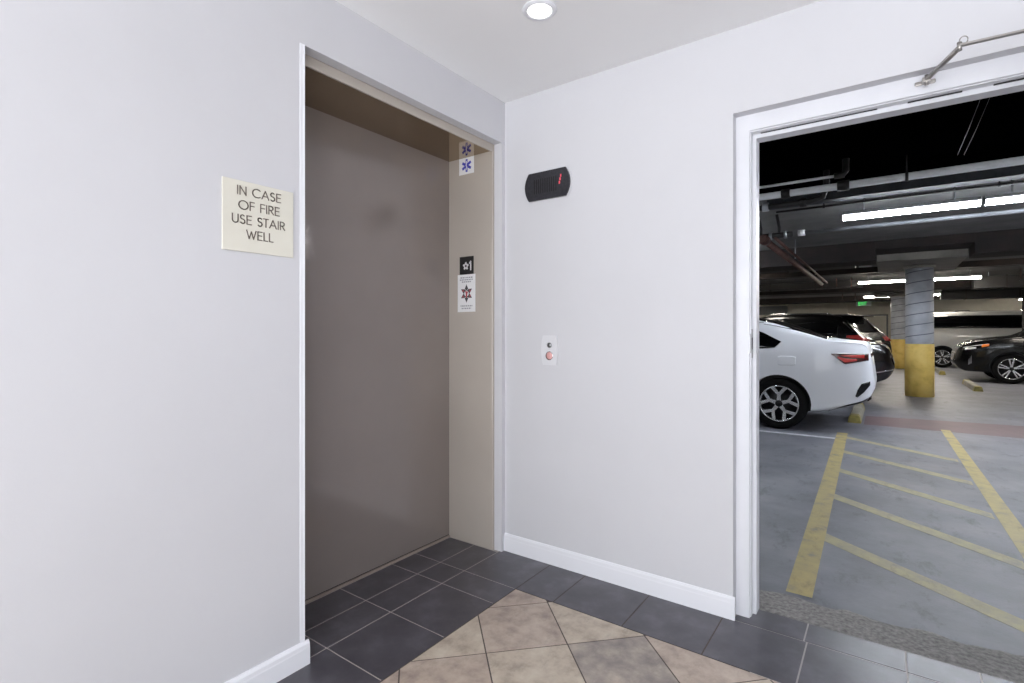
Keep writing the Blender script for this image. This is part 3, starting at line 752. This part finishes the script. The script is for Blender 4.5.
    def end_panel(s, name, y0, y1, z0, z1, m, rear=True, off=.006, parent=None, n=10, q=6, xfun=None):
        """panel wrapped on the rear (or front) face between sideways y0..y1 and heights z0..z1"""
        mb = MB(); vs = []
        def xface(y, z):
            lo, hi = (0, s.L*.3) if rear else (s.L*.7, s.L)
            for _ in range(22):                       # find where the body starts at this y,z
                mid = (lo+hi)/2; inside = s.inside(mid, abs(y), z)
                if rear:
                    if inside: hi = mid
                    else: lo = mid
                else:
                    if inside: lo = mid
                    else: hi = mid
            return (lo+hi)/2
        sg_ = -1 if rear else 1
        for o_ in (off,-.012):
            for i in range(n+1):
                y = y0+(y1-y0)*i/n
                for j in range(q+1):
                    z = z0+(z1-z0)*j/q; vs.append((xface(y,z)+sg_*o_, y, z))
        Q = q+1; N_ = (n+1)*Q
        fs = [(i*Q+j,(i+1)*Q+j,(i+1)*Q+j+1,i*Q+j+1) for i in range(n) for j in range(q)]
        edge = [i*Q for i in range(n+1)]+[n*Q+j for j in range(1,q+1)]+[i*Q+q for i in range(n-1,-1,-1)]+[j for j in range(q-1,0,-1)]
        mb.add(vs, fs, 0, True); mb.f += [[e,e2,e2+N_,e+N_] for e,e2 in zip(edge, edge[1:]+edge[:1])]; mb.mi += [0]*len(edge); mb.sm += [False]*len(edge)
        return mb.build(name, m, parent or s.t)
    def inside(s, x, y, z):
        zt, zb = interp(s.top,x), interp(s.bot,x)
        return zb < z < zt and y < s.side_y(x,z)
    def add_wheels(s, rimr, design='twin', bright='rim'):
        tw = .2; src = None
        for x in s.wheels:
            for sd in (1,-1):
                if src is None:
                    w = MB(); R = s.R
                    w.lathe([(rimr,-.005),(rimr+.02,.0),(R-.06,.006),(R-.018,-.004),(R,-.03),(R,-tw+.03),(R-.02,-tw),(rimr,-tw),(rimr,-.005)], (0,0,0), 1, 56)
                    wh = w.build('wheel', 'rubber', s.t)
                    r = MB()
                    r.lathe([(rimr,-.006),(rimr-.004,-.002),(rimr-.016,-.006),(rimr-.022,-.03),(rimr-.03,-.12),(rimr,-.12)], (0,0,0), 1, 56, 0)
                    r.lathe([(0,-.075),(rimr-.02,-.075),(rimr-.02,-.08),(0,-.08)], (0,0,0), 1, 40, 1)
                    def spoke(a0,r0,a1,r1,w0,w1,y0,y1,mi):
                        p0 = Vector((r0*math.cos(a0),0,r0*math.sin(a0))); p1 = Vector((r1*math.cos(a1),0,r1*math.sin(a1)))
                        d_ = (p1-p0).normalized(); nn = Vector((-d_.z,0,d_.x)); v = []
                        for pp, ww, yy in ((p0,w0,y0),(p1,w1,y1)):
                            for q_ in (-1,1):
                                for dy in (0,-.022): v.append(pp+nn*q_*ww/2+Vector((0,yy+dy,0)))
                        r.add(v, [(0,2,6,4),(1,5,7,3),(0,4,5,1),(2,3,7,6),(0,1,3,2),(4,6,7,5)], mi)
                    for k in range(5):
                        a = PI/2+2*PI*k/5
                        if design == 'twin':
                            spoke(a,.03,a,rimr*.52,.05,.036,-.014,-.012,0)
                            for q_ in (-1,1): spoke(a+q_*.02,rimr*.5,a+q_*.36,rimr-.012,.034,.042,-.012,-.006,0)
                        else:
                            for q_ in (-1,1): spoke(a+q_*.12,.03,a+q_*.17,rimr-.012,.026,.03,-.014,-.008,0)
                    rm = r.build('rim', [bright,'rimdark'], wh)
                    h = MB(); h.lathe([(0,-.004),(.024,-.005),(.03,-.012),(.055,-.016),(.06,-.03)], (0,0,0), 1, 28)
                    h.build('hub_cap', 'rimdark', rm)
                    src = wh; wh.location = (x, sd*(s.W/2*.965), s.R)
                else:
                    wh = copy_tree(src, s.t); wh.location = (x, sd*(s.W/2*.965), s.R)
                    if sd < 0: wh.rotation_euler = (0,0,PI)
    def mirrors(s, x, z, paint):
        for sd in (1,-1):
            y = s.side_y(x,z)
            mb = MB(); mb.box((x-.06,sd*(y-.01),z-.02),(x-.02,sd*(y+.06),z+.0),0,.005); mb.box((x-.09,sd*(y+.05),z-.03),(x+.06,sd*(y+.20),z+.11),0,.03)
            mb.build('mirror', paint, s.t)

# --- white sedan parked along the hatched bay (seen from its side, tail to the right)
c = Car('sedan', 'white sedan parked just outside the doorway with red tail lamps', 'car', 4.64, 1.80,
    top=[(0,.60),(.02,.80),(.05,1.0),(.075,1.06),(.13,1.085),(.30,1.10),(.46,1.118),(.75,1.225),(1.08,1.335),(1.4,1.40),(1.9,1.435),(2.4,1.43),(2.75,1.385),(3.4,1.03),(3.6,.985),(4.2,.90),(4.5,.78),(4.62,.62),(4.64,.52)],
    bot=[(0,.545),(.04,.42),(.12,.36),(.30,.30),(.46,.255),(.65,.22),(1.5,.20),(3.9,.20),(4.4,.22),(4.6,.33),(4.64,.45)],
    belt=[(0,.60),(.05,1.0),(.12,1.05),(.3,1.06),(.9,1.03),(1.3,.985),(2.2,.955),(3.4,.93),(4.2,.86),(4.64,.5)],
    plan=[(0,.70),(.03,.80),(.12,.885),(.3,.945),(.6,.985),(1.,1.),(3.6,1.),(4.1,.95),(4.45,.82),(4.6,.68),(4.64,.6)],
    wheels=(.98,3.68), R=.315, paint='carwhite', loc=(1.584,5.76,-.004), rz=PI, arch=.035)
c.add_wheels(.225)
c.side_panel('side_window', [(.955,1.083),(1.02,1.01),(1.17,.995),(1.72,.985)], [(.955,1.086),(1.17,1.20),(1.4,1.285),(1.72,1.335)], 'glass')
c.side_panel('side_window', [(1.78,.985),(3.05,.965)], [(1.78,1.34),(2.3,1.35),(2.62,1.30),(3.05,1.0)], 'glass')
c.top_panel('rear_window', .47, 1.17, .80, .735, 'glass'); c.top_panel('roof_panel', 1.175, 2.76, .72, .66, 'blackgloss')
c.top_panel('windshield', 2.78, 3.36, .56, .64, 'glass')
tl = c.side_panel('tail_lamp', [(.06,.872),(.20,.845),(.288,.826),(.425,.943)], [(.06,.950),(.30,.952),(.425,.947)], 'tail', off=.008)
for t_ in tl:
    sd = 1 if t_.data.vertices[0].co.y > 0 else -1
    c.side_panel('lamp_segment', [(.17,.868),(.285,.846),(.36,.90)], [(.17,.888),(.27,.892),(.36,.915)], 'tailbright', (sd,), .011, t_)
    c.side_panel('lamp_segment', [(.10,.90),(.22,.905),(.33,.925)], [(.10,.935),(.22,.932),(.33,.930)], 'tailbright', (sd,), .011, t_)
c.side_panel('bumper_vent', [(.045,.585),(.105,.50),(.165,.44),(.185,.45)], [(.045,.63),(.13,.60),(.165,.53),(.185,.46)], 'blackgloss', off=.006)
c.side_panel('lower_valance', [(.035,.42),(.12,.362),(.30,.302),(.455,.256)], [(.035,.455),(.12,.40),(.30,.335),(.455,.262)], 'black', off=.004)
c.side_panel('fuel_flap', [(.79,.80),(.83,.79),(.95,.79),(.985,.80)], [(.79,.90),(.83,.912),(.95,.912),(.985,.90)], 'carwhite', (1,), .0012)
c.end_panel('licence_plate', -.15,.15,.80,.90,'plate'); c.end_panel('trunk_lamp_bar', -.5,.5,.90,.945,'tail')
c.side_panel('door_handle', [(1.62,.87),(1.80,.87)], [(1.62,.90),(1.80,.90)], 'carwhite', off=.018); c.side_panel('door_handle', [(2.62,.86),(2.80,.86)], [(2.62,.89),(2.80,.89)], 'carwhite', off=.018)
c.side_panel('headlamp', [(4.12,.70),(4.5,.62)], [(4.12,.80),(4.5,.72)], 'lampclear'); c.end_panel('grille', -.5,.5,.42,.56,'black',False)
c.mirrors(3.1,.98,'carwhite')

# --- dark sedan in the next bay
c = Car('sedan', 'dark sedan with glossy tail parked between the white sedan and the black SUV', 'car', 4.7, 1.82,
    top=[(0,.70),(.03,.86),(.09,.98),(.2,1.03),(.5,1.05),(.72,1.055),(1.1,1.2),(1.5,1.33),(2.0,1.42),(2.5,1.42),(2.9,1.36),(3.5,1.03),(4.2,.92),(4.55,.80),(4.68,.6),(4.7,.5)],
    bot=[(0,.62),(.03,.52),(.1,.44),(.3,.36),(.5,.28),(1.,.22),(3.9,.2),(4.5,.25),(4.7,.45)],
    belt=[(0,.68),(.1,.95),(.3,1.0),(1.,1.0),(2.2,.96),(3.5,.93),(4.2,.88),(4.7,.5)],
    plan=[(0,.66),(.03,.78),(.12,.88),(.3,.945),(.6,.985),(1.,1.),(3.6,1.),(4.1,.95),(4.45,.82),(4.66,.66),(4.7,.6)],
    wheels=(1.0,3.75), R=.32, paint='carmaroon', loc=(1.80,8.65,-.004), rz=PI)
c.add_wheels(.22)
c.side_panel('side_window', [(1.05,1.05),(1.2,1.02),(1.8,1.0)], [(1.05,1.06),(1.4,1.22),(1.8,1.31)], 'glass'); c.side_panel('side_window', [(1.86,1.),(3.1,.97)], [(1.86,1.315),(2.4,1.34),(2.7,1.29),(3.1,1.0)], 'glass')
c.top_panel('rear_window', .75, 1.4, .62, .56, 'glass'); c.top_panel('windshield', 2.92, 3.46, .56, .64, 'glass')
c.end_panel('lamp_bar', -.70,.70,.80,.84,'tail'); c.end_panel('licence_plate', -.15,.15,.68,.78,'plate')
c.side_panel('bumper_trim', [(.02,.60),(.5,.50)], [(.02,.615),(.5,.515)], 'chrome', off=.006)
c.side_panel('headlamp', [(4.15,.72),(4.5,.64)], [(4.15,.82),(4.5,.74)], 'lampclear'); c.mirrors(3.15,1.0,'carmaroon')

# --- black SUV beyond, tail turned a little to the viewer
th = math.radians(17)
c = Car('suv', 'black SUV with red tail lamps and pale rear pillar trim behind the dark sedan', 'car', 4.6, 1.86,
    top=[(0,.66),(.03,.85),(.08,1.02),(.20,1.18),(.42,1.42),(.55,1.56),(.62,1.60),(.9,1.635),(1.6,1.66),(2.3,1.64),(2.75,1.57),(3.45,1.14),(3.6,1.09),(4.3,.98),(4.52,.80),(4.6,.55)],
    bot=[(0,.60),(.04,.47),(.14,.40),(.4,.32),(.7,.25),(3.9,.24),(4.45,.3),(4.6,.5)],
    belt=[(0,.64),(.08,.98),(.2,1.10),(.6,1.10),(2.2,1.05),(3.5,1.03),(4.3,.93),(4.6,.53)],
    plan=[(0,.72),(.03,.82),(.12,.90),(.3,.955),(.6,.99),(1.,1.),(3.6,1.),(4.1,.95),(4.45,.80),(4.6,.62)],
    wheels=(.98,3.64), R=.36, paint='carblack', loc=(1.62,12.35,-.004), rz=PI-th, tumble=.34)
c.add_wheels(.24)
c.side_panel('side_window', [(.60,1.14),(1.95,1.10)], [(.60,1.38),(.75,1.49),(1.95,1.56)], 'glass'); c.side_panel('side_window', [(2.,1.10),(3.2,1.08)], [(2.,1.56),(2.5,1.53),(2.75,1.46),(3.2,1.11)], 'glass')
c.top_panel('rear_window', .22, .50, .70, .62, 'glass'); c.top_panel('windshield', 2.8, 3.42, .58, .68, 'glass')
c.side_panel('pillar_trim', [(.30,1.22),(.46,1.385),(.52,1.44)], [(.30,1.24),(.46,1.405),(.52,1.46)], 'chrome', off=.006)
c.side_panel('tail_lamp', [(.06,1.0),(.20,1.05),(.42,1.09)], [(.06,1.02),(.20,1.15),(.42,1.14)], 'tailbright', off=.008)
for s_ in (-1,1): c.end_panel('tail_lamp', s_*.48, s_*.80, 1.02, 1.11, 'tailbright')
c.end_panel('licence_plate', -.17,.17,.92,1.02,'plate'); c.end_panel('tailgate_trim', -.45,.45,1.04,1.07,'chrome'); c.end_panel('rear_reflector', -.75,-.5,.62,.66,'tail'); c.end_panel('rear_reflector', .5,.75,.62,.66,'tail')
sp_ = MB(); sp_.box((.36,-.60,1.585),(.72,.60,1.612),0,.01); sp_.build('roof_spoiler', 'carblack', c.t)
ra = MB(); [ra.tube([(.8,s_*.62,1.62),(.9,s_*.62,1.66),(2.2,s_*.62,1.675),(2.4,s_*.62,1.64)], .014, 8) for s_ in (-1,1)]; ra.build('roof_rail', 'chrome', c.t)
an = MB(); an.prism([(.66,1.60),(.78,1.62),(.70,1.67)], 1, -.02, .02); an.build('antenna_fin', 'black', c.t)
c.side_panel('headlamp', [(4.1,.82),(4.48,.72)], [(4.1,.92),(4.48,.82)], 'lampclear'); c.mirrors(3.2,1.1,'carblack')

# --- black crossover on the right, nose towards the aisle
c = Car('crossover', 'black crossover on the right showing its headlamp and front wheel', 'car', 4.6, 1.84,
    top=[(0,.66),(.03,.85),(.08,1.02),(.20,1.18),(.42,1.40),(.6,1.55),(.9,1.61),(1.6,1.64),(2.2,1.63),(2.6,1.56),(3.3,1.19),(3.42,1.14),(3.8,1.09),(4.2,1.02),(4.42,.94),(4.54,.82),(4.59,.66),(4.6,.56)],
    bot=[(0,.60),(.04,.47),(.14,.40),(.4,.32),(.7,.25),(3.9,.24),(4.40,.25),(4.55,.33),(4.6,.46)],
    belt=[(0,.64),(.08,.98),(.2,1.08),(.6,1.08),(2.2,1.05),(3.4,1.05),(3.8,1.02),(4.2,.95),(4.45,.86),(4.6,.54)],
    plan=[(0,.72),(.03,.82),(.12,.90),(.3,.955),(.6,.99),(1.,1.),(3.6,1.),(4.0,.97),(4.3,.90),(4.48,.79),(4.57,.66),(4.6,.58)],
    wheels=(.95,3.60), R=.35, paint='carblack', loc=(7.68,15.35,-.004), rz=PI, arch=.045)
c.add_wheels(.245, 'five')
c.side_panel('side_window', [(.60,1.12),(1.95,1.10)], [(.60,1.34),(.75,1.46),(1.95,1.54)], 'glass'); c.side_panel('side_window', [(2.,1.10),(3.15,1.09)], [(2.,1.54),(2.4,1.50),(2.65,1.43),(3.15,1.12)], 'glass')
c.top_panel('rear_window', .22, .50, .66, .58, 'glass'); c.top_panel('windshield', 2.64, 3.28, .56, .66, 'glass')
hl_ = c.side_panel('headlamp', [(3.98,.88),(4.25,.80),(4.46,.76)], [(3.98,.94),(4.25,.90),(4.46,.85)], 'glass', off=.008)
for t_ in hl_:
    sd = 1 if t_.data.vertices[0].co.y > 0 else -1
    c.side_panel('lamp_strip', [(4.10,.905),(4.25,.885),(4.45,.835)], [(4.10,.925),(4.25,.899),(4.45,.848)], 'lampclear', (sd,), .011, t_)
    c.side_panel('lamp_segment', [(4.22,.815),(4.42,.78)], [(4.22,.86),(4.42,.825)], 'lampclear', (sd,), .011, t_)
    c.side_panel('marker_lamp', [(3.99,.885),(4.12,.855)], [(3.99,.935),(4.12,.918)], 'amber', (sd,), .011, t_)
c.side_panel('fog_lamp_trim', [(4.30,.46),(4.36,.42)], [(4.30,.66),(4.36,.55)], 'chrome', off=.006)
c.side_panel('arch_moulding', [(3.18,.55),(3.24,.70),(3.4,.80),(3.6,.83),(3.8,.80),(3.96,.70),(4.02,.55)], [(3.18,.60),(3.24,.745),(3.4,.845),(3.6,.87),(3.8,.845),(3.96,.745),(4.02,.60)], 'blackgloss', off=.010, n=30)
c.end_panel('grille', -.45,.45,.45,.68,'blackgloss',False); c.end_panel('grille_bar', -.5,.5,.70,.725,'chrome',False); c.end_panel('licence_plate', -.16,.16,.50,.60,'plate',False)
c.side_panel('tail_lamp', [(.06,1.0),(.42,1.05)], [(.06,1.04),(.42,1.12)], 'tail', off=.008); c.mirrors(3.1,1.1,'carblack')
c.side_panel('sill_trim', [(1.4,.30),(3.2,.30)], [(1.4,.33),(3.2,.33)], 'chrome', off=.005)

# --- white van behind
c = Car('van', 'white van with long dark side windows behind the black crossover', 'van', 5.4, 1.98,
    top=[(0,.62),(.02,1.2),(.08,1.75),(.22,1.88),(.5,1.93),(2.2,1.955),(3.6,1.94),(3.95,1.86),(4.55,1.30),(4.7,1.22),(5.15,1.05),(5.32,.85),(5.4,.58)],
    bot=[(0,.55),(.04,.45),(.2,.36),(.6,.28),(4.6,.26),(5.2,.3),(5.4,.48)],
    belt=[(0,.6),(.06,1.2),(.3,1.28),(3.,1.28),(4.4,1.20),(5.1,.98),(5.4,.55)],
    plan=[(0,.86),(.04,.92),(.15,.96),(.4,.99),(.8,1.),(4.4,1.),(4.9,.95),(5.2,.84),(5.36,.70),(5.4,.6)],
    wheels=(1.05,4.44), R=.36, paint='vanwhite', loc=(2.22,22.0,-.004), rz=0, tumble=.22)
c.add_wheels(.25, 'five')
c.side_panel('side_window', [(.25,1.36),(4.32,1.36)], [(.25,1.80),(3.7,1.80),(4.32,1.40)], 'glass', n=40)
c.top_panel('windshield', 3.98, 4.52, .62, .74, 'glass'); c.end_panel('rear_window', -.7,.7,1.3,1.7,'glass')
c.side_panel('headlamp', [(4.95,.78),(5.3,.68)], [(4.95,.92),(5.3,.80)], 'lampclear'); c.side_panel('tail_lamp', [(.04,.95),(.18,.95)], [(.04,1.28),(.18,1.30)], 'tail', off=.006)
vt = MB(); vt.box((1.45,-.16,1.955),(1.85,.16,2.0),0,.012); vt.build('roof_vent', 'black', c.t); c.mirrors(4.1,1.3,'black')

# ------------------------------------------------------------------ far wall fittings
ex = thing('exit_sign', 'small green lit exit sign on the far garage wall', 'sign', (.84,27.0,2.47))
MB().box((-.30,-.03,0),(.30,.03,.22),0,.004).build('case', 'white', ex)
e_ = MB(); strokes(e_, 'EXIT', -.20, .04, .14, .028, lambda u,v,d: (u,-.0301-d,v), gap=.16); e_.build('lettering', 'exit', ex)
for s_ in (-.2,.2): MB().tube([(s_,0,.218),(s_,0,GZ-2.47+.001)], .01, 8).build('hanger', 'galv', ex)
dr = thing('steel_door', 'pale steel door with frame in the far garage wall', 'door', (1.25,GY1,0))
MB().box((-.45,-.04,0),(.45,-.005,2.05),0,.003).build('leaf', 'backwall', dr)
dm = MB(); dm.box((-.52,-.07,0),(-.45,-.001,2.12)); dm.box((.45,-.07,0),(.52,-.001,2.12)); dm.box((-.45,-.07,2.05),(.45,-.001,2.12)); dm.build('frame', 'greybox', dr)
cbx = thing('utility_cabinet', 'grey steel cabinet on the far garage wall at the left', 'cabinet', (-3.4,GY1,2.2))
MB().box((-.8,-.25,0),(.8,-.001,.46),0,.006).build('case', 'greybox', cbx); MB().box((-.7,-.262,.06),(.7,-.25,.41),0,.004).build('door', 'greybox', cbx)
pipe('standpipe', [(4.62,16.6,-.003),(4.62,16.6,GZ-.001)], .04, 'duct', 'dark upright pipe at the right above the black crossover', 'pipe')

# ------------------------------------------------------------------ light, world, camera
w = bpy.data.worlds.new('world'); S.world = w; w.use_nodes = True
wt = w.node_tree; bg = wt.nodes['Background']
wc = wt.nodes.new('ShaderNodeTexCoord'); ws = wt.nodes.new('ShaderNodeSeparateXYZ'); wr = wt.nodes.new('ShaderNodeMapRange')
wt.links.new(wc.outputs['Generated'], ws.inputs[0]); wt.links.new(ws.outputs[2], wr.inputs['Value'])
wr.inputs['From Min'].default_value = -.25; wr.inputs['From Max'].default_value = .25      # stronger below horizon, added to lift the lobby ceiling; open sky above
wr.inputs['To Min'].default_value = 6.2; wr.inputs['To Max'].default_value = 4.0
wt.links.new(wr.outputs[0], bg.inputs[1]); bg.inputs[0].default_value = (.94,.96,1.0,1)

cam = bpy.data.objects.new('camera', bpy.data.cameras.new('camera')); COL.objects.link(cam)
cam.location = C; cam.rotation_euler = (PI/2,0,ca)
cam.data.sensor_width = 36; cam.data.lens = 518/1024*36; cam.data.shift_y = -8/1024
cam.data.clip_start = .05; cam.data.clip_end = 200
S.camera = cam
S.view_settings.view_transform = 'Standard'; S.view_settings.look = 'None'
S.view_settings.gamma = 1; S.view_settings.use_curve_mapping = False; S.view_settings.exposure = 0
